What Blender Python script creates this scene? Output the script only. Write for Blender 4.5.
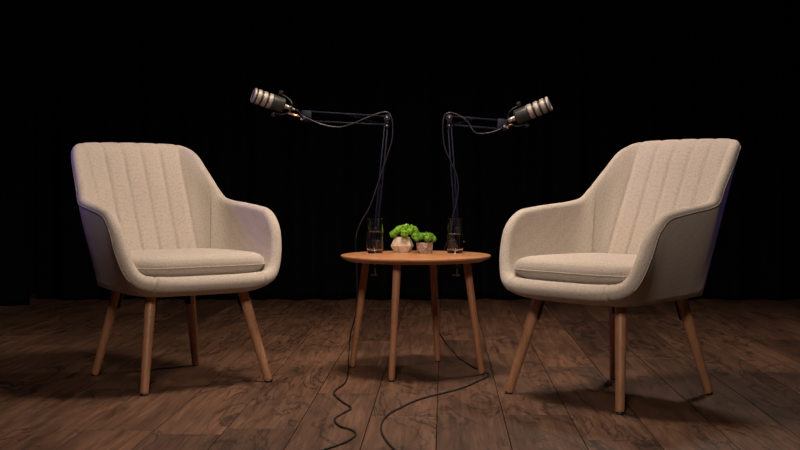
import bpy, bmesh, math, random
from mathutils import Vector, Matrix, noise
PI = math.pi
S = bpy.context.scene
C = S.collection
for o in list(bpy.data.objects):
    bpy.data.objects.remove(o)

# ---------------------------------------------------------------- camera
CAM_H, F_PX, HOR = 0.73, 1220.7, 181.93
PITCH = math.atan((225 - HOR) / F_PX)
cd = bpy.data.cameras.new('camera')
cd.sensor_width = 36.0
cd.lens = 36.0 * F_PX / 800.0
cd.clip_end = 60
cam = bpy.data.objects.new('camera', cd)
C.objects.link(cam)
cam.location = (0, 0, CAM_H)
cam.rotation_euler = (PI / 2 - PITCH, 0, 0)
S.camera = cam

# ---------------------------------------------------------------- world, lights, exposure
S.view_settings.view_transform = 'Standard'
S.view_settings.look = 'None'
S.view_settings.gamma = 1
S.view_settings.exposure = 0.0
w = bpy.data.worlds.new('world')
S.world = w
w.use_nodes = True
w.node_tree.nodes['Background'].inputs[0].default_value = (0.6, 0.62, 0.8, 1)
w.node_tree.nodes['Background'].inputs[1].default_value = 0.006


def area(name, loc, target, size, power, color, spread=180, size_y=None):
    ld = bpy.data.lights.new(name, 'AREA')
    ld.energy = power
    ld.color = color
    ld.size = size
    if size_y:
        ld.shape = 'RECTANGLE'
        ld.size_y = size_y
    ld.spread = math.radians(spread)
    o = bpy.data.objects.new(name, ld)
    C.objects.link(o)
    o.location = loc
    d = Vector(target) - Vector(loc)
    o.rotation_euler = d.to_track_quat('-Z', 'Y').to_euler()
    return o


def spot(name, loc, target, power, color, cone, size=0.12):
    ld = bpy.data.lights.new(name, 'SPOT')
    ld.energy = power
    ld.color = color
    ld.spot_size = math.radians(cone)
    ld.spot_blend = 1.0
    ld.shadow_soft_size = size
    o = bpy.data.objects.new(name, ld)
    C.objects.link(o)
    o.location = loc
    o.rotation_euler = (Vector(target) - Vector(loc)).to_track_quat('-Z', 'Y').to_euler()
    return o


area('overhead_softbox_light', (-0.02, 4.35, 2.35), (-0.02, 4.35, 0.0), 0.4, 29, (1.0, 0.80, 0.65), 150)
area('rear_softbox_light', (1.35, 5.7, 2.7), (0.5, 4.6, 0.2), 0.3, 11, (1.0, 0.80, 0.66), 120)
area('front_softbox_light', (-0.1, 1.0, 2.5), (0.0, 4.6, 0.4), 0.6, 10, (1.0, 0.82, 0.70), 70)
spot('blue_spot_left', (-3.1, 4.1, 1.35), (-0.5, 4.9, 1.15), 60, (0.22, 0.11, 1.0), 46)
spot('blue_spot_right', (2.7, 6.1, 1.3), (0.9, 4.5, 0.95), 45, (0.10, 0.12, 1.0), 34)


# ---------------------------------------------------------------- helpers
def at(px, py, Y):
    """world point seen at pixel (px, py) whose distance along the room is Y"""
    a, b = (px - 400) / F_PX, -(py - 225) / F_PX
    dy = math.cos(PITCH) + b * math.sin(PITCH)
    dz = -math.sin(PITCH) + b * math.cos(PITCH)
    t = Y / dy
    return Vector((a * t, Y, CAM_H + dz * t))


def on_floor(px, py, z=0.0):
    a, b = (px - 400) / F_PX, -(py - 225) / F_PX
    dy = math.cos(PITCH) + b * math.sin(PITCH)
    dz = -math.sin(PITCH) + b * math.cos(PITCH)
    t = (z - CAM_H) / dz
    return Vector((a * t, dy * t, z))


def obj(name, bm, mat=None, parent=None, smooth=True, kind=None):
    me = bpy.data.meshes.new(name)
    bm.normal_update()
    bm.to_mesh(me)
    bm.free()
    if smooth:
        for p in me.polygons:
            p.use_smooth = True
    if mat:
        me.materials.append(mat)
    o = bpy.data.objects.new(name, me)
    C.objects.link(o)
    if parent:
        o.parent = parent
    if kind:
        o['kind'] = kind
    return o


def sharpen(o, ang=35):
    me = o.data
    bm = bmesh.new()
    bm.from_mesh(me)
    for e in bm.edges:
        e.smooth = not (len(e.link_faces) == 2 and e.calc_face_angle(0) > math.radians(ang))
    bm.to_mesh(me)
    bm.free()
    return o


def thing(name, label, cat, loc=(0, 0, 0), rotz=0, group=None):
    o = bpy.data.objects.new(name, None)
    C.objects.link(o)
    o.location = loc
    o.rotation_euler = (0, 0, rotz)
    o.empty_display_size = 0.05
    o['label'] = label
    o['category'] = cat
    if group:
        o['group'] = group
    return o


def tag(o, label, cat, group=None):
    o['label'] = label
    o['category'] = cat
    if group:
        o['group'] = group
    return o


def dup(root, loc, rotz, label):
    r = root.copy()
    C.objects.link(r)
    r.location = loc
    r.rotation_euler = (0, 0, rotz)
    r['label'] = label
    for ch in list(root.children):
        c = ch.copy()
        C.objects.link(c)
        c.parent = r
        for g in ch.children:
            d = g.copy()
            C.objects.link(d)
            d.parent = c
    return r


def catmull(pts, n, closed=False):
    """n samples per segment through points (any vector length)"""
    P = [tuple(p) for p in pts]
    N = len(P)
    out = []
    segs = N if closed else N - 1
    for i in range(segs):
        if closed:
            a, b, c, d = P[(i - 1) % N], P[i], P[(i + 1) % N], P[(i + 2) % N]
        else:
            a, b, c, d = P[max(i - 1, 0)], P[i], P[i + 1], P[min(i + 2, N - 1)]
        for k in range(n):
            t = k / n
            out.append(tuple(0.5 * (2 * q1 + (q2 - q0) * t + (2 * q0 - 5 * q1 + 4 * q2 - q3) * t * t
                                    + (3 * q1 - q0 - 3 * q2 + q3) * t ** 3)
                             for q0, q1, q2, q3 in zip(a, b, c, d)))
    if not closed:
        out.append(P[-1])
    return out


def tube(bm, pts, r, seg=10, closed=False, cap=True):
    """sweep a circle along pts; r number or list"""
    pts = [Vector(p) for p in pts]
    n = len(pts)
    rs = r if isinstance(r, (list, tuple)) else [r] * n
    T = []
    for i in range(n):
        if closed:
            t = pts[(i + 1) % n] - pts[i - 1]
        else:
            t = pts[min(i + 1, n - 1)] - pts[max(i - 1, 0)]
        T.append(t.normalized())
    up = Vector((0, 0, 1)) if abs(T[0].z) < 0.9 else Vector((1, 0, 0))
    N = (up - T[0] * up.dot(T[0])).normalized()
    rings = []
    for i in range(n):
        N = (N - T[i] * N.dot(T[i])).normalized()
        B = T[i].cross(N)
        rings.append([bm.verts.new(pts[i] + (N * math.cos(a) + B * math.sin(a)) * rs[i])
                      for a in [2 * PI * k / seg for k in range(seg)]])
    m = n if closed else n - 1
    for i in range(m):
        A, D = rings[i], rings[(i + 1) % n]
        for k in range(seg):
            bm.faces.new((A[k], A[(k + 1) % seg], D[(k + 1) % seg], D[k]))
    if cap and not closed:
        bm.faces.new(rings[0][::-1])
        bm.faces.new(rings[-1])
    return rings


def lathe(bm, prof, seg=32, M=None, close_top=True, close_bot=True):
    """prof: (r, z) list bottom to top"""
    M = M or Matrix()
    rings = []
    for r, z in prof:
        rings.append([bm.verts.new(M @ Vector((r * math.cos(2 * PI * k / seg), r * math.sin(2 * PI * k / seg), z)))
                      for k in range(seg)])
    for A, D in zip(rings, rings[1:]):
        for k in range(seg):
            bm.faces.new((A[k], A[(k + 1) % seg], D[(k + 1) % seg], D[k]))
    if close_bot:
        bm.faces.new(rings[0][::-1])
    if close_top:
        bm.faces.new(rings[-1])


def box(bm, size, M=None, bev=0.0):
    M = M or Matrix()
    r = bmesh.ops.create_cube(bm, size=1, matrix=M @ Matrix.Diagonal((*size, 1)))
    if bev > 0:
        es = list({e for v in r['verts'] for e in v.link_edges})
        bmesh.ops.bevel(bm, geom=es, offset=bev, segments=2, affect='EDGES', profile=0.6)


def frame(p, x, up=Vector((0, -1, 0))):
    """matrix at p whose X runs along x"""
    x = Vector(x).normalized()
    y = Vector(up)
    y = (y - x * y.dot(x)).normalized()
    z = x.cross(y)
    M = Matrix((x, y, z)).transposed().to_4x4()
    M.translation = p
    return M


# ---------------------------------------------------------------- materials
class NT:
    def __init__(s, name):
        s.m = bpy.data.materials.new(name)
        s.m.use_nodes = True
        s.t = s.m.node_tree
        s.b = s.t.nodes['Principled BSDF']

    def n(s, typ, **kw):
        q = s.t.nodes.new(typ)
        for k, v in kw.items():
            if k.startswith('i_'):
                q.inputs[k[2:].replace('_', ' ')].default_value = v
            else:
                setattr(q, k, v)
        return q

    def l(s, a, b):
        s.t.links.new(a, b)

    def math(s, op, a, b=None):
        q = s.n('ShaderNodeMath', operation=op)
        for i, v in enumerate((a, b)):
            if v is None:
                continue
            if isinstance(v, (int, float)):
                q.inputs[i].default_value = v
            else:
                s.l(v, q.inputs[i])
        return q.outputs[0]

    def ramp(s, fac, stops):
        q = s.n('ShaderNodeValToRGB')
        e = q.color_ramp.elements
        while len(e) < len(stops):
            e.new(0.5)
        for el, (p, c) in zip(e, stops):
            el.position = p
            el.color = (*c, 1) if len(c) == 3 else c
        s.l(fac, q.inputs[0])
        return q.outputs[0]

    def mix(s, fac, a, b, mode='MIX'):
        q = s.n('ShaderNodeMix', data_type='RGBA', blend_type=mode)
        for i, v in ((0, fac), (6, a), (7, b)):
            if isinstance(v, (int, float)):
                q.inputs[i].default_value = v
            elif isinstance(v, tuple):
                q.inputs[i].default_value = (*v, 1)
            else:
                s.l(v, q.inputs[i])
        return q.outputs[2]

    def bump(s, h, strength=0.3, dist=0.001):
        q = s.n('ShaderNodeBump', i_Strength=strength, i_Distance=dist)
        s.l(h, q.inputs['Height'])
        s.l(q.outputs[0], s.b.inputs['Normal'])

    def coords(s, scale=(1, 1, 1), out='Object'):
        c = s.n('ShaderNodeTexCoord')
        m = s.n('ShaderNodeMapping')
        m.inputs['Scale'].default_value = scale
        s.l(c.outputs[out], m.inputs[0])
        return m.outputs[0]

    def noise(s, vec, scale, detail=4, rough=0.5, dist=0.0):
        q = s.n('ShaderNodeTexNoise')
        q.inputs['Scale'].default_value = scale
        q.inputs['Detail'].default_value = detail
        q.inputs['Roughness'].default_value = rough
        q.inputs['Distortion'].default_value = dist
        s.l(vec, q.inputs['Vector'])
        return q.outputs['Fac']


def plain(name, col, rough=0.5, metal=0.0, spec=0.5, var=0.12, scale=40):
    t = NT(name)
    v = t.coords()
    f = t.noise(v, scale, 3)
    dark = tuple(c * (1 - var) for c in col)
    lite = tuple(min(1, c * (1 + var)) for c in col)
    t.l(t.ramp(f, [(0.3, dark), (0.7, lite)]), t.b.inputs['Base Color'])
    t.b.inputs['Roughness'].default_value = rough
    t.b.inputs['Metallic'].default_value = metal
    t.b.inputs['Specular IOR Level'].default_value = spec
    return t.m


def fabric_material():
    t = NT('woven_beige_fabric')
    v = t.coords()
    vs = t.coords((0.55, 0.55, 1.5))
    vo = t.n('ShaderNodeTexVoronoi')
    vo.inputs['Scale'].default_value = 240
    vo.inputs['Randomness'].default_value = 0.7
    t.l(vs, vo.inputs['Vector'])
    weave = t.math('SUBTRACT', 1.0, vo.outputs['Distance'])
    fine = t.noise(v, 420, 2, 0.6)
    big = t.noise(v, 9, 3, 0.5)
    h = t.math('ADD', t.math('MULTIPLY', weave, 0.6), t.math('MULTIPLY', fine, 0.4))
    c = t.ramp(h, [(0.30, (0.42, 0.37, 0.315)), (0.75, (0.62, 0.555, 0.48))])
    c2 = t.mix(t.math('MULTIPLY', big, 0.25), c, (0.46, 0.39, 0.32))
    t.l(c2, t.b.inputs['Base Color'])
    t.b.inputs['Roughness'].default_value = 0.95
    t.b.inputs['Specular IOR Level'].default_value = 0.15
    t.b.inputs['Sheen Weight'].default_value = 0.25
    t.b.inputs['Sheen Roughness'].default_value = 0.5
    t.bump(h, 0.4, 0.0013)
    return t.m


def wood_material(name, a, b, axis=(1, 1, 0.06), scale=60, rough=0.45):
    t = NT(name)
    v = t.coords(axis)
    f = t.noise(v, scale, 6, 0.6, 0.6)
    g = t.noise(v, scale * 4, 3, 0.6)
    h = t.math('ADD', t.math('MULTIPLY', f, 0.7), t.math('MULTIPLY', g, 0.3))
    t.l(t.ramp(h, [(0.35, a), (0.65, b)]), t.b.inputs['Base Color'])
    t.b.inputs['Roughness'].default_value = rough
    t.bump(h, 0.15, 0.001)
    return t.m


def floor_material():
    """planks: UV = metres across / along each plank, attribute 'plank' = random value"""
    t = NT('rustic_oak_planks')
    uv = t.n('ShaderNodeUVMap')
    uv.uv_map = 'UVMap'
    at_ = t.n('ShaderNodeAttribute')
    at_.attribute_name = 'plank'
    rnd = at_.outputs['Fac']
    mp = t.n('ShaderNodeMapping')
    mp.inputs['Scale'].default_value = (1, 0.055, 1)
    t.l(uv.outputs[0], mp.inputs[0])
    cz = t.n('ShaderNodeCombineXYZ')
    t.l(t.math('MULTIPLY', rnd, 37.0), cz.inputs[2])
    ad = t.n('ShaderNodeVectorMath', operation='ADD')
    t.l(mp.outputs[0], ad.inputs[0])
    t.l(cz.outputs[0], ad.inputs[1])
    v = ad.outputs[0]
    grain = t.noise(v, 42, 7, 0.66, 0.9)
    fine = t.noise(v, 170, 4, 0.7)
    mp2 = t.n('ShaderNodeMapping')
    mp2.inputs['Scale'].default_value = (1, 0.28, 1)
    t.l(uv.outputs[0], mp2.inputs[0])
    ad2 = t.n('ShaderNodeVectorMath', operation='ADD')
    t.l(mp2.outputs[0], ad2.inputs[0])
    t.l(cz.outputs[0], ad2.inputs[1])
    big = t.noise(ad2.outputs[0], 6.0, 3, 0.55, 0.4)
    # dark cracks: thin contour lines of a distorted, stretched noise
    cr = t.noise(ad2.outputs[0], 5.5, 4, 0.55, 1.6)
    line = t.math('ABSOLUTE', t.math('SUBTRACT', cr, 0.5))
    crack = t.ramp(line, [(0.0, (1, 1, 1)), (0.028, (0, 0, 0))])
    msk = t.ramp(t.noise(ad2.outputs[0], 3.5, 3, 0.6), [(0.42, (0, 0, 0)), (0.52, (1, 1, 1))])
    crack = t.math('MULTIPLY', crack, msk)
    base = t.ramp(grain, [(0.3, (0.078, 0.041, 0.025)), (0.5, (0.150, 0.080, 0.049)), (0.72, (0.225, 0.127, 0.081))])
    base = t.mix(t.math('MULTIPLY', t.ramp(big, [(0.32, (1, 1, 1)), (0.56, (0, 0, 0))]), 0.5), base, (0.040, 0.027, 0.022))
    base = t.mix(t.math('MULTIPLY', t.ramp(fine, [(0.35, (1, 1, 1)), (0.6, (0, 0, 0))]), 0.25), base, (0.035, 0.021, 0.015))
    tone = t.ramp(rnd, [(0.0, (0.70, 0.66, 0.64)), (0.5, (1, 0.97, 0.95)), (1.0, (1.3, 1.22, 1.15))])
    base = t.mix(1.0, base, tone, 'MULTIPLY')
    base = t.mix(t.math('MULTIPLY', crack, 0.8), base, (0.018, 0.012, 0.009))
    t.l(base, t.b.inputs['Base Color'])
    rr = t.math('ADD', t.math('MULTIPLY', grain, 0.2), 0.36)
    t.l(rr, t.b.inputs['Roughness'])
    t.b.inputs['Specular IOR Level'].default_value = 0.35
    hh = t.math('SUBTRACT', t.math('ADD', grain, t.math('MULTIPLY', fine, 0.5)), crack)
    t.bump(hh, 0.35, 0.0015)
    return t.m


def glass_material(name, ior=1.45, tint=(1, 1, 1)):
    t = NT(name)
    t.b.inputs['Base Color'].default_value = (*tint, 1)
    t.b.inputs['Roughness'].default_value = 0.0
    t.b.inputs['IOR'].default_value = ior
    t.b.inputs['Transmission Weight'].default_value = 1.0
    return t.m


def curtain_material():
    t = NT('black_velvet')
    v = t.coords((1, 1, 0.2))
    f = t.noise(v, 60, 3)
    t.l(t.ramp(f, [(0.3, (0.0035, 0.0033, 0.0035)), (0.7, (0.006, 0.0056, 0.006))]), t.b.inputs['Base Color'])
    t.b.inputs['Roughness'].default_value = 1.0
    t.b.inputs['Specular IOR Level'].default_value = 0.02
    return t.m


def moss_material(name, a, b, c):
    t = NT(name)
    v = t.coords()
    f = t.noise(v, 90, 4, 0.6)
    t.l(t.ramp(f, [(0.3, a), (0.52, b), (0.75, c)]), t.b.inputs['Base Color'])
    t.b.inputs['Roughness'].default_value = 0.75
    t.b.inputs['Specular IOR Level'].default_value = 0.2
    t.bump(t.noise(v, 500, 3), 0.6, 0.002)
    return t.m


def grille_material():
    t = NT('champagne_metal_mesh')
    v = t.coords()
    q = t.n('ShaderNodeTexVoronoi')
    q.inputs['Scale'].default_value = 700
    t.l(v, q.inputs['Vector'])
    t.l(t.ramp(q.outputs['Distance'], [(0.1, (0.13, 0.115, 0.10)), (0.5, (0.40, 0.36, 0.315))]), t.b.inputs['Base Color'])
    t.b.inputs['Roughness'].default_value = 0.5
    t.b.inputs['Metallic'].default_value = 0.55
    t.bump(q.outputs['Distance'], 0.4, 0.001)
    return t.m


M_FAB = fabric_material()
M_PIPE = plain('dark_beige_piping', (0.20, 0.16, 0.13), 0.9, 0, 0.1)
M_LEG = wood_material('beech_leg_wood', (0.30, 0.14, 0.068), (0.44, 0.22, 0.115))
M_TTOP = wood_material('bamboo_tabletop', (0.38, 0.165, 0.068), (0.52, 0.25, 0.11), (0.06, 1, 1), 70, 0.38)
M_TLEG = wood_material('bamboo_leg', (0.29, 0.125, 0.06), (0.40, 0.185, 0.092))
M_FLOOR = floor_material()
M_GAP = plain('dark_board_gap', (0.012, 0.009, 0.007), 0.9, 0, 0.1)
M_BLK = plain('black_plastic', (0.012, 0.012, 0.013), 0.45)
M_BMET = plain('black_painted_metal', (0.005, 0.006, 0.022), 0.45, 0.0, 0.25)
M_SILV = plain('silver_metal', (0.62, 0.58, 0.52), 0.28, 0.9)
M_GOLD = plain('brass_metal', (0.75, 0.42, 0.22), 0.3, 0.9)
M_GRIL = grille_material()
M_BODY = plain('graphite_microphone_body', (0.028, 0.031, 0.028), 0.38, 0.2, 0.6)
M_CABLE = plain('black_rubber_cable', (0.016, 0.015, 0.015), 0.38, 0, 0.5)
M_GLASS = glass_material('clear_glass', 1.45)
M_WATER = glass_material('clear_water', 1.33)
M_CURT = curtain_material()
M_POT = plain('cream_concrete', (0.64, 0.51, 0.39), 0.8, 0, 0.2, 0.22, 60)
M_POT2 = plain('speckled_brown_concrete', (0.38, 0.27, 0.20), 0.8, 0, 0.2, 0.4, 120)
M_MOSS = moss_material('bright_green_moss', (0.05, 0.17, 0.01), (0.20, 0.44, 0.03), (0.45, 0.70, 0.08))
M_MOSS2 = moss_material('deep_green_moss', (0.04, 0.14, 0.015), (0.15, 0.34, 0.03), (0.36, 0.58, 0.08))


# ---------------------------------------------------------------- floor
def build_floor():
    W, GAP, BEV = 0.2075, 0.0028, 0.0006
    rng = random.Random(11)
    # board seams run towards one vanishing point; frame of the boards
    ang = math.atan((444 - 400) / F_PX)
    dirv = Vector((math.sin(ang), math.cos(ang), 0))
    side = Vector((math.cos(ang), -math.sin(ang), 0))
    p0 = on_floor(436, 450)
    off0 = p0.dot(side)
    # end joints seen in the photograph, (pixel x, pixel y)
    seen = [(361, 393), (424, 417), (255, 428.6), (548, 415), (345, 352), (470, 340), (600, 352), (620, 440), (700, 425),
            (180, 400), (500, 322), (400, 318), (90, 430)]
    joints = {}
    for x, y in seen:
        p = on_floor(x, y)
        joints.setdefault(math.floor((p.dot(side) - off0) / W), []).append(p.dot(dirv))
    bm = bmesh.new()
    uvl = bm.loops.layers.uv.new('UVMap')
    pl = bm.verts.layers.float.new('plank')
    Lp = 1.38
    for i in range(-24, 25):
        x0 = off0 + i * W
        ys = sorted(joints.get(i, []))
        start = (ys[0] if ys else rng.uniform(0, Lp) + 3.0)
        cuts = [start]
        while cuts[0] > -0.8:
            cuts.insert(0, cuts[0] - Lp)
        while cuts[-1] < 8.4:
            cuts.append(cuts[-1] + Lp)
        for a, b in zip(cuts, cuts[1:]):
            r = rng.random()
            xa, xb, ya, yb = x0 + GAP / 2, x0 + W - GAP / 2, a + GAP / 2, b - GAP / 2
            ring = []
            for ins, z in ((0, -0.012), (0, -BEV * 0.6), (BEV, 0.0)):
                vs = []
                for (u, v) in ((xa + ins, ya + ins), (xb - ins, ya + ins), (xb - ins, yb - ins), (xa + ins, yb - ins)):
                    q = side * u + dirv * v
                    vv = bm.verts.new((q.x, q.y, z))
                    vv[pl] = r
                    vs.append((vv, (u - x0 + r * 5, v + r * 31)))
                ring.append(vs)
            def face(vs):
                f = bm.faces.new([q[0] for q in vs])
                for lp, q in zip(f.loops, vs):
                    lp[uvl].uv = q[1]
            for A, D in zip(ring, ring[1:]):
                for k in range(4):
                    face((A[k], A[(k + 1) % 4], D[(k + 1) % 4], D[k]))
            face(ring[-1])
    o = obj('floor', bm, M_FLOOR, smooth=False, kind='structure')
    bm = bmesh.new()
    box(bm, (10.6, 9.6, 0.05), Matrix.Translation((0, 3.8, -0.0345)))
    s = obj('floor_underlay', bm, M_GAP, parent=o, smooth=False)
    return o


build_floor()


# ---------------------------------------------------------------- black curtains
def curtain(name, x0, x1, y, top, label, seed, amp=0.045):
    rng = random.Random(seed)
    bm = bmesh.new()
    n = int((x1 - x0) / 0.012)
    zs = [0.004, 0.05, 0.3, 0.8, 1.5, 2.4, top]
    ph = [rng.uniform(0, 6) for _ in range(4)]
    front, back = [], []
    for i in range(n + 1):
        x = x0 + (x1 - x0) * i / n
        fr, bk = [], []
        for z in zs:
            a = amp * (0.75 + 0.25 * (1 - z / top))
            d = (math.sin(x * 26 + ph[0] + 1.3 * math.sin(x * 3.1 + ph[1])) * a
                 + math.sin(x * 47 + ph[2] + 0.3 * z) * a * 0.25 + math.sin(x * 9 + ph[3] + 0.2 * z) * a * 0.35)
            fr.append(bm.verts.new((x, y + d, z)))
            bk.append(bm.verts.new((x, y + d + 0.006, z)))
        front.append(fr)
        back.append(bk)
    for i in range(n):
        for j in range(len(zs) - 1):
            bm.faces.new((front[i][j], front[i + 1][j], front[i + 1][j + 1], front[i][j + 1]))
            bm.faces.new((back[i + 1][j], back[i][j], back[i][j + 1], back[i + 1][j + 1]))
        bm.faces.new((front[i][0], back[i][0], back[i + 1][0], front[i + 1][0]))
        bm.faces.new((front[i][-1], front[i + 1][-1], back[i + 1][-1], back[i][-1]))
    for e in (0, n):
        for j in range(len(zs) - 1):
            bm.faces.new((front[e][j], front[e][j + 1], back[e][j + 1], back[e][j]))
    bmesh.ops.recalc_face_normals(bm, faces=bm.faces)
    return tag(obj(name, bm, M_CURT), label, 'curtain')


def wall(name, size, loc):
    bm = bmesh.new()
    box(bm, size, Matrix.Translation(loc))
    obj(name, bm, M_WALL, smooth=False, kind='structure')


M_WALL = plain('matt_black_paint', (0.01, 0.01, 0.01), 0.9, 0, 0.1)
wall('wall_back', (9.6, .1, 3.8), (0, 8.0, 1.89))
wall('wall_left', (.1, 9.0, 3.8), (-4.75, 3.55, 1.89))
wall('wall_right', (.1, 9.0, 3.8), (4.75, 3.55, 1.89))
wall('ceiling', (9.6, 9.0, .1), (0, 3.55, 3.84))
YB = on_floor(400, 300.5).y
curtain('backdrop_curtain', -2.25, 4.6, YB + 0.05, 3.6, 'wide black fabric backdrop curtain hanging behind the chairs and table', 3)
curtain('side_curtain', -4.6, on_floor(30, 304).x + 0.02, YB - 0.32, 3.6, 'narrow black curtain panel at the far left edge, hanging in front of the wide backdrop', 5)


# ---------------------------------------------------------------- armchair
RIM = [  # rim centre (x,y,z), roll radius, bottom outline (x,y), seat outline (x,y), outward bow
    (0, -.264, .374, .029, 0, -.222, 0, -.19, .004),
    (.10, -.263, .374, .029, .10, -.220, .10, -.19, .004),
    (.175, -.258, .376, .029, .165, -.213, .155, -.185, .004),
    (.243, -.240, .386, .026, .200, -.197, .200, -.17, .006),
    (.278, -.222, .420, .024, .214, -.172, .220, -.14, .012),
    (.300, -.200, .488, .024, .220, -.14, .228, -.11, .022),
    (.310, -.172, .560, .023, .223, -.105, .232, -.08, .028),
    (.312, -.122, .606, .022, .225, -.06, .232, -.04, .030),
    (.307, -.055, .620, .022, .227, -.01, .230, 0, .030),
    (.300, .03, .630, .021, .228, .05, .225, .03, .028),
    (.292, .12, .640, .020, .229, .11, .217, .065, .022),
    (.284, .182, .656, .020, .226, .16, .208, .095, .014),
    (.273, .228, .703, .019, .223, .195, .200, .125, .008),
    (.260, .290, .765, .018, .214, .222, .190, .152, .004),
    (.244, .350, .828, .018, .194, .240, .168, .172, .002),
    (.214, .402, .858, .018, .165, .250, .13, .182, .0),
    (.160, .422, .865, .018, .12, .254, .095, .187, .0),
    (.085, .430, .867, .018, .06, .256, .05, .190, .0),
    (0, .433, .868, .018, 0, .257, 0, .191, .0),
]


def build_shell_mesh():
    half = RIM[1:-1]
    loop = [RIM[0]] + half + [RIM[-1]] + [(-q[0], q[1], q[2], q[3], -q[4], q[5], -q[6], q[7], q[8]) for q in half[::-1]]
    per = 14
    U = catmull(loop, per, closed=True)
    n = len(U)
    cu = n // 2
    ctr = Vector((0, 0, 0.36))
    bm = bmesh.new()
    rings = []
    pip = []
    for i, q in enumerate(U):
        R = Vector(q[:3])
        r = q[3]
        B = Vector((q[4], q[5], .333 + .012 * min(1, max(0, (q[5] + .05) / .25))))
        I = Vector((q[6], q[7], .386))
        bow = q[8]
        a, b = Vector(U[(i + 1) % n][:3]), Vector(U[i - 1][:3])
        T = (a - b).normalized()
        mid = (B + I) / 2
        wv = R - mid
        wv = (wv - T * wv.dot(T)).normalized()
        out = T.cross(wv).normalized()
        horiz = Vector((R.x, R.y + 0.0, 0.0)).normalized() + Vector((0, 0, -0.5))
        if out.dot(horiz) < 0:
            out = -out
        # position index from the front centre, 0..1 at back centre
        s = i / cu if i <= cu else (n - i) / cu
        k = s * (len(RIM) - 1)
        ax = abs(R.x)
        seamF = math.exp(-((ax - 0.206) / 0.0032) ** 2) if k < 4 else 0.0
        Ro, Ri = R + out * r, R - out * r
        pts = []
        inset = 0.012
        Bc = Vector((B.x * .93, B.y * .93, B.z - .004))
        pts.append((Bc, 0, 0))
        cm = (B + Ro) / 2 + out * bow
        no = 14
        for j in range(no):
            t = j / no
            p = B * (1 - t) ** 2 + cm * 2 * t * (1 - t) + Ro * t * t
            pts.append((p, 0, 0))
        for j in range(9):
            th = PI * j / 8
            g = -seamF * 0.006
            p = R + (out * math.cos(th) + wv * math.sin(th)) * (r + g)
            pts.append((p, 1, math.sin(th)))
        if k > 3.6:
            pip.append(R + (out * math.cos(0.35) + wv * math.sin(0.35)) * (r + 0.0008))
        ni = 22
        ci = (Ri + I) / 2 + out * bow * 0.8
        if k > 12:
            ci += out * 0.006
        wb = min(1, max(0, (k - 9.5) / 1.8))
        wb = wb * wb * (3 - 2 * wb)
        for j in range(1, ni + 1):
            t = j / ni
            p = Ri * (1 - t) ** 2 + ci * 2 * t * (1 - t) + I * t * t
            sx = p.x / (0.078 - 0.006 * t) + 0.5
            f = abs(math.sin(PI * sx))
            ch = 1 - math.exp(-(f / 0.27) ** 1.25)
            ed = min(1.0, (1 - t) * 9) if t > .9 else 1
            if abs(sx - .5) > 2.5:
                ch *= .35 + .15 * min(1, max(0, (k - 12) / 2))
            p = p - out * (wb * 0.0105 * ch * min(1, 0.35 + t * 5)) * ed
            pts.append((p, 2, t))
        # channel scallops across the rim of the back
        fin = []
        for p, z, t in pts:
            if z == 1 and wb > 0:
                f = abs(math.sin(PI * (R.x / 0.078 + 0.5)))
                ch = 1 - math.exp(-(f / 0.27) ** 1.25)
                p = p + wv * (0.0035 * (ch - 1) * t * wb)
            fin.append(p)
        # seat ring inside
        rings.append([bm.verts.new(p) for p in fin])
    m = len(rings[0])
    for i in range(n):
        A, D = rings[i], rings[(i + 1) % n]
        for j in range(m - 1):
            bm.faces.new((A[j], D[j], D[j + 1], A[j + 1]))
    # fill seat and underside with shrinking rings
    def fill(idx, zc, flip):
        prev = [rg[idx] for rg in rings]
        for sc in (0.8, 0.5, 0.2):
            nx = [bm.verts.new((rg[idx].co.x * sc, rg[idx].co.y * sc, rg[idx].co.z + (zc - rg[idx].co.z) * (1 - sc))) for rg in rings]
            for i in range(n):
                f = (prev[i], prev[(i + 1) % n], nx[(i + 1) % n], nx[i])
                bm.faces.new(f if flip else f[::-1])
            prev = nx
        bm.faces.new(prev if flip else prev[::-1])
    fill(m - 1, .392, False)
    fill(0, .328, True)
    bmesh.ops.recalc_face_normals(bm, faces=bm.faces)
    # the piping runs from one front corner round the back to the other
    return bm, pip


def cushion_pt(a, e, hx, hy0, hy1, taper):
    """superellipse outline point of angle a"""
    c, s = math.cos(a), math.sin(a)
    x = hx * math.copysign(abs(c) ** e, c)
    yy = math.copysign(abs(s) ** e, s)
    y = yy * (hy1 if yy > 0 else hy0)
    x *= 1 - taper * max(0, yy) - 0.0 * yy
    return x, y


def build_cushion():
    bm = bmesh.new()
    n = 128
    zc, yc = 0.432, -0.035
    HX, HY0, HY1 = .263, .222, .205
    rows = []
    prof = [(0.80, -.040), (0.87, -.038), (0.93, -.029), (0.978, -.014), (1.0, 0.0), (0.997, .010), (0.985, .022), (.95, .032), (.88, .040),
            (.75, .045), (.55, .048), (.3, .050), (.08, .051)]
    for sc, z in prof:
        row = []
        for k in range(n):
            a = 2 * PI * k / n
            x, y = cushion_pt(a, 0.36, HX, HY0, HY1, .19)
            wr = 0.0012 * noise.noise(Vector((x * 18, y * 18, z * 30)))
            row.append(bm.verts.new((x * sc, yc + y * sc, zc + z + wr)))
        rows.append(row)
    for A, D in zip(rows, rows[1:]):
        for k in range(n):
            bm.faces.new((A[k], A[(k + 1) % n], D[(k + 1) % n], D[k]))
    bm.faces.new(rows[0][::-1])
    bm.faces.new(rows[-1])
    pipe = []
    for k in range(n):
        x, y = cushion_pt(2 * PI * k / n, 0.36, HX, HY0, HY1, .19)
        pipe.append(Vector((x * 1.004, yc + y * 1.004, zc)))
    return bm, pipe


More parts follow.
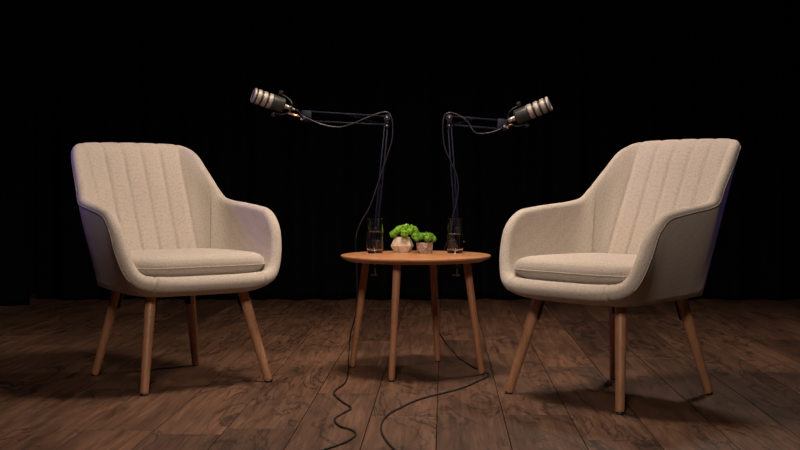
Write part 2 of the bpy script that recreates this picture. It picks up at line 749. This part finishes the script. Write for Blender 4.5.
def build_armchair(loc, rot, label):
    t = thing('armchair', label, 'armchair', loc, rot, 'channel-backed armchairs')
    bm, pip = build_shell_mesh()
    sh = obj('upholstered_shell', bm, M_FAB, t)
    bm = bmesh.new()
    tube(bm, pip, 0.0015, 6)
    obj('piping', bm, M_FAB, sh)
    bm, pipe = build_cushion()
    cu = obj('seat_cushion', bm, M_FAB, t)
    bm = bmesh.new()
    tube(bm, pipe, 0.0019, 6, closed=True)
    obj('cushion_piping', bm, M_FAB, cu)
    for sx in (-1, 1):
        for top, foot in (((.180, -.165, .336), (.245, -.245, 0)), ((.146, .196, .336), (.211, .272, 0))):
            tp = Vector((top[0] * sx, top[1], top[2]))
            ft = Vector((foot[0] * sx, foot[1], 0))
            bm = bmesh.new()
            d = (tp - ft).normalized()
            a = ft + d * 0.006
            pts = [a.lerp(tp, q) for q in (0, .012, .03, .3, .6, .9, 1)]
            # keep the foot end flat on the floor
            tube(bm, pts, [.0135, .0145, .015, .0165, .0185, .0195, .0195], 20)
            lg = obj('leg', bm, M_LEG, t)
            sharpen(lg)
            bm = bmesh.new()
            lathe(bm, [(.0115, 0), (.0125, .002), (.0125, .008)], 18, Matrix.Translation(ft))
            obj('foot_glide', bm, M_BLK, lg)
            # black steel bracket on the inner side of the leg top
            inn = Vector((-sx * 0.8, -0.6 if foot[1] > 0 else 0.6, 0)).normalized()
            bm = bmesh.new()
            zt = .329
            pc = tp.lerp(ft, 0.13) + inn * .024
            Mx = frame(pc, (tp - ft), inn)
            box(bm, (.075, .005, .026), Mx, .001)
            box(bm, (.05, .045, .005), frame(Vector((pc.x, pc.y, zt - .003)) + inn * .02, Vector((1, 0, 0)), Vector((0, 1, 0))), .001)
            obj('leg_bracket', bm, M_BMET, t, smooth=False)
    return t


A_L, A_R = 36.18, -49.67
left_chair = build_armchair((-0.8217, 4.4902, 0), math.radians(A_L),
                            'beige channel-backed armchair with wooden legs, left of the round table')
right_chair = dup(left_chair, (0.7200, 4.1621, 0), math.radians(A_R),
                  'beige channel-backed armchair with wooden legs, right of the round table')

# ---------------------------------------------------------------- round table
TC = Vector((0.0607, 4.693, 0))
TZ = 0.4500
TR = 0.2885


def build_table():
    t = thing('side_table', 'round light wooden side table with four splayed legs between the armchairs', 'table', TC, math.radians(-20.32))
    bm = bmesh.new()
    lathe(bm, [(.10, TZ - .022), (TR - .030, TZ - .022), (TR - .004, TZ - .011), (TR - .0005, TZ - .0075), (TR, TZ - .004), (TR - .0008, TZ - .0012), (TR - .003, TZ),
               (TR * .5, TZ)], 96)
    sharpen(obj('tabletop', bm, M_TTOP, t), 30)
    for k in range(4):
        a = PI / 2 * k
        d = Vector((math.cos(a), math.sin(a), 0))
        tp, ft = d * .205 + Vector((0, 0, TZ - .021)), d * .2653
        bm = bmesh.new()
        ax = (tp - ft).normalized()
        pts = [(ft + ax * .005).lerp(tp, q) for q in (0, .01, .03, .5, .95, 1)]
        tube(bm, pts, [.0105, .0115, .012, .0135, .015, .015], 20)
        lg = sharpen(obj('leg', bm, M_TLEG, t))
        bm = bmesh.new()
        lathe(bm, [(.0095, 0), (.0105, .0015), (.0105, .007)], 16, Matrix.Translation(ft))
        obj('foot_glide', bm, M_BLK, lg)
    return t


build_table()


# ---------------------------------------------------------------- glasses of water
def build_glass(px, level, label):
    base = on_floor(px, 253.2, TZ)
    t = thing('drinking_glass', label, 'glass', (base.x, base.y, TZ), 0, 'water glasses on the round table')
    R, H, th = .0325, .137, .0023
    bm = bmesh.new()
    prof = [(.004, 0.0006), (.024, .0004), (.0295, .001), (.031, .004), (.0320, .01), (R, .02), (R, H - .004), (R, H - .001), (R - .0009, H), (R - th, H - .001),
            (R - th, H - .004), (R - th, .022), (R - th - .0006, .0165), (R - th - .003, .0125), (R - th - .006, .0105), (.012, .0097), (.004, .0095)]
    lathe(bm, prof, 64)
    sharpen(obj('glass_body', bm, M_GLASS, t), 45)
    bm = bmesh.new()
    rw = R - th + .0003
    zl = level
    lathe(bm, [(.004, .0094), (.012, .0096), (rw - .006, .0104), (rw - .003, .0124), (rw - .0006, .0164), (rw, .022), (rw, zl - .001), (rw, zl), (rw - .0012, zl - .0010),
               (rw - .003, zl - .0013), (.004, zl - .0013)], 64)
    sharpen(obj('water', bm, M_WATER, t), 40)
    return t


build_glass(374.9, .085, 'straight clear glass of water on the left side of the table')
build_glass(455.0, .076, 'straight clear glass of water on the right side of the table')


# ---------------------------------------------------------------- potted plants
def moss(bm, centre, spread, nclump, rc, seed):
    rng = random.Random(seed)
    for i in range(nclump):
        # clumps on a flattened dome
        a = i * 2.39996
        rr = math.sqrt((i + .5) / nclump)
        dz = math.sqrt(max(0, 1 - rr * rr))
        c = Vector((math.cos(a) * rr * spread[0], math.sin(a) * rr * spread[1], dz * spread[2])) + Vector(centre)
        c += Vector((rng.uniform(-1, 1), rng.uniform(-1, 1), rng.uniform(-1, 1))) * rc * .25
        rad = rc * rng.uniform(.8, 1.2)
        r = bmesh.ops.create_icosphere(bm, subdivisions=3, radius=rad, matrix=Matrix.Translation(c))
        sd = rng.uniform(0, 50)
        for v in r['verts']:
            d = (v.co - c)
            u = d / rad
            nn = noise.noise(u * 2.4 + Vector((sd, 0, 0))) * .35 + abs(noise.noise(u * 5.5 + Vector((0, sd, 0)))) * .45
            v.co = c + d * (0.85 + nn)
        # small curled leaf tips over each clump
        for j in range(38):
            u = Vector((rng.gauss(0, 1), rng.gauss(0, 1), rng.gauss(0.3, 1))).normalized()
            p = c + u * rad * rng.uniform(.9, 1.15)
            s = rad * rng.uniform(.16, .27)
            bmesh.ops.create_icosphere(bm, subdivisions=1, radius=s, matrix=Matrix.Translation(p) @ Matrix.Diagonal((1, 1, rng.uniform(.5, .9), 1)))


def faceted_pot(prof, seg, twist, inner):
    """prof: (r, z, phase) rings; triangular facets between rings"""
    bm = bmesh.new()
    rings = []
    for r, z, ph in prof:
        rings.append([bm.verts.new((r * math.cos(2 * PI * (k + ph) / seg + twist), r * math.sin(2 * PI * (k + ph) / seg + twist), z))
                      for k in range(seg)])
    for (A, D, (ra, za, pa), (rb, zb, pb)) in zip(rings, rings[1:], prof, prof[1:]):
        for k in range(seg):
            k1 = (k + 1) % seg
            if pa == pb:
                bm.faces.new((A[k], A[k1], D[k1], D[k]))
            elif pb > pa:
                bm.faces.new((A[k], A[k1], D[k]))
                bm.faces.new((A[k1], D[k1], D[k]))
            else:
                bm.faces.new((A[k], D[k1], D[k]))
                bm.faces.new((A[k], A[k1], D[k1]))
    bm.faces.new(rings[0][::-1])
    # rim and hollow
    ri, zi = inner
    top = rings[-1]
    tz = prof[-1][1]
    a = [bm.verts.new((v.co.x * ri, v.co.y * ri, tz)) for v in top]
    b = [bm.verts.new((v.co.x * ri * .9, v.co.y * ri * .9, zi)) for v in top]
    for A, D in ((top, a), (a, b)):
        for k in range(seg):
            bm.faces.new((A[k], A[(k + 1) % seg], D[(k + 1) % seg], D[k]))
    bm.faces.new(b)
    bmesh.ops.recalc_face_normals(bm, faces=bm.faces)
    return bm


pb = on_floor(402.3, 252.2, TZ)
pot = thing('potted_plant', 'larger bright green moss plant in a cream faceted pot, beside the left glass', 'plant', (pb.x, pb.y, TZ), 0,
            'potted moss plants on the table')
obj('pot', faceted_pot([(.033, 0, 0), (.0475, .026, 0), (.031, .062, .5)], 6, .25, (.88, .045)), M_POT, pot, smooth=False)
bm = bmesh.new()
moss(bm, (.0125, 0, .062), (.048, .037, .036), 19, .0128, 4)
obj('foliage', bm, M_MOSS, pot)
pb = on_floor(424.6, 253.3, TZ)
pot = thing('potted_plant', 'smaller green moss plant in a squat brown pot, nearer the right glass', 'plant', (pb.x, pb.y, TZ), 0,
            'potted moss plants on the table')
obj('pot', faceted_pot([(.030, 0, 0), (.034, .020, .5), (.033, .043, 0)], 6, .1, (.88, .033)), M_POT2, pot, smooth=False)
bm = bmesh.new()
moss(bm, (-.001, 0, .046), (.037, .030, .026), 15, .0105, 9)
obj('foliage', bm, M_MOSS2, pot)


# ---------------------------------------------------------------- boom arms, microphones, cables
YP = 4.952   # distance of the boom posts, just behind the tabletop's far edge


def bar(bm, a, b, wd, dp):
    d = b - a
    box(bm, (d.length, dp, wd), frame((a + b) / 2, d), min(wd, dp) * .2)


def spring(bm, a, b, r, turns, wire=.0007):
    M = frame(a, b - a)
    L = (b - a).length
    n = turns * 8
    pts = [M @ Vector((L * i / n, r * math.cos(2 * PI * i / 8), r * math.sin(2 * PI * i / 8))) for i in range(n + 1)]
    tube(bm, pts, wire, 4)


def disc(bm, p, r, th, axis=Vector((0, -1, 0)), seg=24, bev=.0012):
    q = Vector(axis).normalized().to_track_quat('Z', 'Y').to_matrix().to_4x4()
    M = Matrix.Translation(p) @ q
    lathe(bm, [(r - bev, -th / 2), (r, -th / 2 + bev), (r, th / 2 - bev), (r - bev, th / 2)], seg, M)


def build_boom(pclamp, pbase, pelbow, phead_u, phead_l, side, label):
    """side -1: arm reaches to the left; +1: to the right"""
    base, elb = at(*pbase, YP), at(*pelbow, YP)
    hu, hl = at(*phead_u, YP), at(*phead_l, YP)
    cl = at(*pclamp, YP)
    # far tabletop edge at this x
    dx = cl.x - TC.x
    ye = TC.y + math.sqrt(TR ** 2 - dx ** 2)
    t = thing('microphone_boom_arm', label, 'boom arm', (cl.x, YP, TZ - .09), 0, 'boom arms clamped to the table')
    off = -Vector((cl.x, YP, TZ - .09))
    Tm = Matrix.Translation(off)

    def add(name, bm, mat, parent=None, smooth=True):
        bmesh.ops.transform(bm, matrix=Tm, verts=bm.verts)
        o = obj(name, bm, mat, parent or t, smooth)
        return sharpen(o) if smooth else o
    # C clamp gripping the tabletop: spine behind the edge, upper and lower jaws, screw and tommy bar
    bm = bmesh.new()
    bx, zy = cl.x, TZ
    sp = ye + .012
    box(bm, (.030, .010, .075), Matrix.Translation((bx, sp, TZ - .028)), .0015)
    ymid = (sp + ye - .045) / 2
    box(bm, (.030, sp - ye + .045, .007), Matrix.Translation((bx, ymid, TZ + .0040)), .0015)
    box(bm, (.030, sp - ye + .040, .007), Matrix.Translation((bx, ymid + .0025, TZ - .062)), .0015)
    add('clamp', bm, M_BMET, smooth=False)
    bm = bmesh.new()
    ys = ye - .028
    tube(bm, [(bx - .002, ys, TZ - .034), (bx - .002, ys, TZ - .100)], .0032, 10)
    disc(bm, Vector((bx - .002, ys, TZ - .029)), .011, .006, (0, 0, 1))
    sc = add('clamp_screw', bm, M_SILV)
    bm = bmesh.new()
    tube(bm, [(bx - .022, ys, TZ - .094), (bx + .008, ys, TZ - .094)], .0021, 8)
    add('tommy_bar', bm, M_SILV, sc)
    # socket with collar on top of the clamp
    bm = bmesh.new()
    lathe(bm, [(.011, TZ + .0076), (.011, TZ + .03), (.014, TZ + .031), (.014, TZ + .044), (.009, TZ + .046), (.007, TZ + .075)], 20,
          Matrix.Translation((bx, sp - .004, 0)))
    add('socket', bm, M_BMET)
    bm = bmesh.new()
    tube(bm, [Vector((bx, sp - .004, TZ + .037)), Vector((bx + side * .03, sp - .004, TZ + .037))], .005, 10)
    add('locking_knob', bm, M_BMET)
    # lower arm: hinge then two parallel bars
    foot = Vector((bx, YP, TZ + .078))
    bm = bmesh.new()
    disc(bm, foot + Vector((0, 0, .004)), .013, .030)
    add('lower_hinge', bm, M_BMET)
    d = (elb - foot).normalized()
    nrm = Vector((-d.z, 0, d.x))
    for k in (-1, 1):
        bm = bmesh.new()
        bar(bm, foot + nrm * .0065 * k + d * .004, elb + nrm * .0065 * k - d * .006, .006, .014)
        add('lower_bar', bm, M_BMET)
    bm = bmesh.new()
    q0, q1 = foot + d * .03, foot + d * (elb - foot).length * .42
    spring(bm, q0 + Vector((0, -.014, 0)), q1 + Vector((0, -.014, 0)), .0038, 26)
    add('spring', bm, M_BMET)
    # elbow plates
    bm = bmesh.new()
    disc(bm, elb, .014, .030)
    disc(bm, elb + Vector((0, 0, -.030)), .010, .026)
    box(bm, (.034, .026, .018), frame(elb + Vector((0, 0, -.014)), Vector((0, 0, 1))), .002)
    eb = add('elbow_joint', bm, M_BMET)
    bm = bmesh.new()
    disc(bm, elb + Vector((side * .001, -.017, .003)), .0048, .005)
    add('bolt', bm, M_SILV, eb)
    bm = bmesh.new()
    disc(bm, elb + Vector((0, -.015, -.030)), .0038, .005)
    add('bolt', bm, M_SILV, eb)
    # upper arm: two thin parallel bars
    eu, el = elb + Vector((side * .004, 0, .007)), elb + Vector((side * .004, 0, -.027))
    for a, b in ((eu, hu), (el, hl)):
        bm = bmesh.new()
        bar(bm, a, b, .0058, .014)
        add('upper_bar', bm, M_BMET)
    bm = bmesh.new()
    a, b = el.lerp(hl, .05), eu.lerp(hu, .5)
    spring(bm, a + Vector((0, -.010, 0)), b + Vector((0, -.010, 0)), .0032, 22, .0006)
    add('spring', bm, M_BMET)
    # head block holding the mount
    hc = (hu + hl) / 2
    bm = bmesh.new()
    box(bm, (.042, .022, .046), frame(hc + Vector((side * .006, 0, 0)), (hu - eu)), .004)
    disc(bm, hc + Vector((side * .014, 0, .004)), .012, .030)
    hb = add('head_bracket', bm, M_BMET)
    bm = bmesh.new()
    disc(bm, hc + Vector((side * .014, -.017, -.008)), .0058, .008)
    disc(bm, hc + Vector((side * .026, -.013, -.013)), .0044, .010)
    add('wing_screw', bm, M_SILV, hb)
    return t, hc


def build_mic(pr, pf, yaw, hc, side, label):
    """pr rear end pixel of the body, pf front end pixel"""
    a, b = at(*pr, YP), at(*pf, YP)
    ax = (b - a).normalized()
    L = (b - a).length
    ax = (ax + Vector((0, -yaw, 0))).normalized()
    # local frame: X forward, Z up across the body, Y sideways
    up = Vector((0, -1, 0))
    M = frame(a, ax, up)
    if (M.to_3x3() @ Vector((0, 0, 1))).z < 0:
        M = M @ Matrix.Rotation(PI, 4, 'X')
    t = thing('microphone', label, 'microphone', a, 0, 'broadcast microphones on the boom arms')
    Mr = M.copy()
    Mr.translation = Vector((0, 0, 0))
    X = Matrix.Rotation(PI / 2, 4, 'Y')     # lathe Z -> local X
    R = .0310

    def ring(name, prof, mat, parent=None):
        bm = bmesh.new()
        lathe(bm, prof, 40, Mr @ X)
        return sharpen(obj(name, bm, mat, parent or t))
    Lb = L * .37
    ring('body', [(.010, -.004), (.026, -.003), (R - .001, .002), (R, .006), (R, Lb - .002), (R - .002, Lb)], M_BODY)
    # grille: dark core with three broad light bands and an end rim
    g = ring('grille_core', [(R - .005, Lb), (R - .0045, L - .004), (R - .010, L - .002)], M_BLK)
    span = L - Lb
    wb = span * .20
    for k in range(3):
        z0 = Lb + .0015 + k * (span * .295)
        ring('grille_band', [(R - .004, z0), (R - .0005, z0 + .0006), (R, z0 + .002), (R, z0 + wb - .002), (R - .0005, z0 + wb - .0006),
                             (R - .004, z0 + wb)], M_GRIL)
    z0 = L - span * .115
    ring('front_rim', [(R - .004, z0), (R, z0 + .001), (R, L - .003), (R - .003, L), (R - .007, L + .0005), (R - .010, L - .002)], M_GRIL)
    ring('front_mesh', [(R - .0095, L - .004), (R - .010, L - .0025), (R * .4, L - .001), (.002, L)], M_BODY)
    # rear socket
    ring('rear_socket', [(.0095, -.016), (.0105, -.015), (.0105, -.003)], M_SILV)
    # yoke: U-shaped strap pivoting on two knobs above and below the body
    yx = Lb * .52
    bm = bmesh.new()
    RY = R + .0085
    pts = [Vector((yx, 0, RY)), Vector((yx - .012, 0, RY)), Vector((-.012, 0, RY - .006)), Vector((-.029, 0, RY - .020)),
           Vector((-.034, 0, 0)), Vector((-.029, 0, -RY + .020)), Vector((-.012, 0, -RY + .006)), Vector((yx - .012, 0, -RY)), Vector((yx, 0, -RY))]
    pts = [Vector((p.x, .012 if abs(p.z) < RY * .75 else .004 * 0, p.z)) for p in pts]
    pp = [Mr @ Vector(p) for p in catmull(pts, 6)]
    tube(bm, pp, .0032, 8)
    yk = obj('yoke', bm, M_BLK, t)
    for s in (-1, 1):
        bm = bmesh.new()
        lathe(bm, [(.006, 0), (.0075, .001), (.0095, .006), (.0105, .016), (.0095, .018)], 18,
              Mr @ Matrix.Translation((yx, 0, s * (R + .005))) @ Matrix.Rotation(0 if s > 0 else PI, 4, 'X'))
        sharpen(obj('pivot_knob', bm, M_BLK, t))
    # stub from the yoke to the boom head
    st = Mr @ Vector((-.027, .012, -.022))
    en = hc + Vector((side * .020, 0, -.006)) - a
    bm = bmesh.new()
    tube(bm, [st, st.lerp(en, .5), en], [.0042, .0050, .0042], 12)
    obj('swivel_stub', bm, M_GOLD, yk)
    rear = a + Mr @ Vector((-.016, 0, 0))
    return t, rear, (Mr @ Vector((-1, 0, 0))).normalized(), a


def build_cable(name, pts, rear, back, label, r=.0028):
    """cable with its plug, in world coordinates relative to its first point"""
    o0 = rear
    t = thing(name, label, 'cable', o0)
    bm = bmesh.new()
    sm = [Vector(p) - o0 for p in catmull(pts, 10)]
    tube(bm, sm, r, 8)
    obj('cable_jacket', bm, M_CABLE, t)
    bm = bmesh.new()
    q = back.to_track_quat('Z', 'Y').to_matrix().to_4x4()
    lathe(bm, [(.0085, -.001), (.0088, 0), (.0088, .018), (.0070, .021), (.0045, .028), (.0032, .034)], 20, q)
    sharpen(obj('plug', bm, M_SILV, t))
    return t


# ---- left set
boomL, hcL = build_boom((375.8, 262), (371, 222), (387, 118), (305, 111.2), (311, 121), -1,
                        'black boom arm clamped on the left of the table, reaching left')
micL, rearL, bkL, aL = build_mic((283.0, 105.6), (252.6, 95.2), .30, hcL, -1,
                                 'microphone with light banded grille, held up over the left armchair')
pts = [rearL + bkL * .03, rearL + bkL * .05]
YF = YP - .028
for px, py, yy in ((302, 115.5, YF), (312, 120.5, YF), (326, 125.5, YF), (340, 127, YF), (353, 123.5, YF), (367, 117.5, YF), (379, 113.2, YF), (387, 112.2, YF),
                   (391.5, 118, YF), (392.8, 130, YF), (391.5, 142, YF), (386.5, 158, YF), (379.5, 179, YF), (370, 206, YF), (361, 222, YF), (356, 236, YP - .02),
                   (355.6, 247, YP + .0), (356.5, 262, YP + .02), (357, 290, YP + .01), (356, 313, YP + .01), (351, 332, YP + .03), (349.2, 348, YP + .05)):
    pts.append(at(px, py, yy))
for px, py in ((348.5, 361), (348, 371), (345.5, 382), (337, 389), (334, 394), (343, 402), (351, 408), (343, 413), (334.5, 419), (340, 426), (352, 430), (355.5, 435),
               (345, 442), (325, 449), (300, 456)):
    pts.append(on_floor(px, py, .0038))
build_cable('microphone_cable', pts, rearL, bkL, 'dark cable from the left microphone, winding in tight zigzags over the floor')

# ---- right set
boomR, hcR = build_boom((457, 262), (460, 222), (449, 118), (502, 120.3), (499.5, 128.8), 1,
                        'black boom arm clamped on the right of the table, reaching right')
micR, rearR, bkR, aR = build_mic((516.3, 117.4), (549.8, 103.6), .22, hcR, 1,
                                 'microphone with light banded grille, held up towards the right armchair')
pts = [rearR + bkR * .03, rearR + bkR * .05]
for px, py, yy in ((501, 128.5, YF), (494, 131.6, YF), (486, 133.2, YF), (478, 133.4, YF), (473, 130.5, YF), (470, 125, YF + .004), (465, 119.5, YF), (458, 115.2, YF), (451, 112.8, YF),
                   (445.6, 114.5, YF), (443, 122, YF), (443, 133, YF), (445, 148, YF), (451, 162, YF), (456.5, 175, YF), (458.3, 188, YF), (456.5, 202, YF), (453, 216, YF),
                   (450, 232, YF + .01), (446, 245, YP + .02), (441, 262, YP + .04), (434, 285, YP + .04), (432, 308, YP + .03), (436, 326, YP + .01)):
    pts.append(at(px, py, yy))
for px, py, yy in ((445, 342, 5.02), (452, 350, 5.02)):
    pts.append(at(px, py, yy))
for px, py in ((460, 358.6), (470, 365), (479.6, 370), (489, 375), (478, 381), (462.6, 387.7), (445, 392.5), (428.5, 396.4), (413, 401.5), (402, 406.8), (391, 412.5),
               (384, 419), (381, 427), (383.5, 436), (391, 446), (400, 454)):
    pts.append(on_floor(px, py, .0038))
build_cable('microphone_cable', pts, rearR, bkR, 'dark cable from the right microphone, curving in one wide bend over the floor')
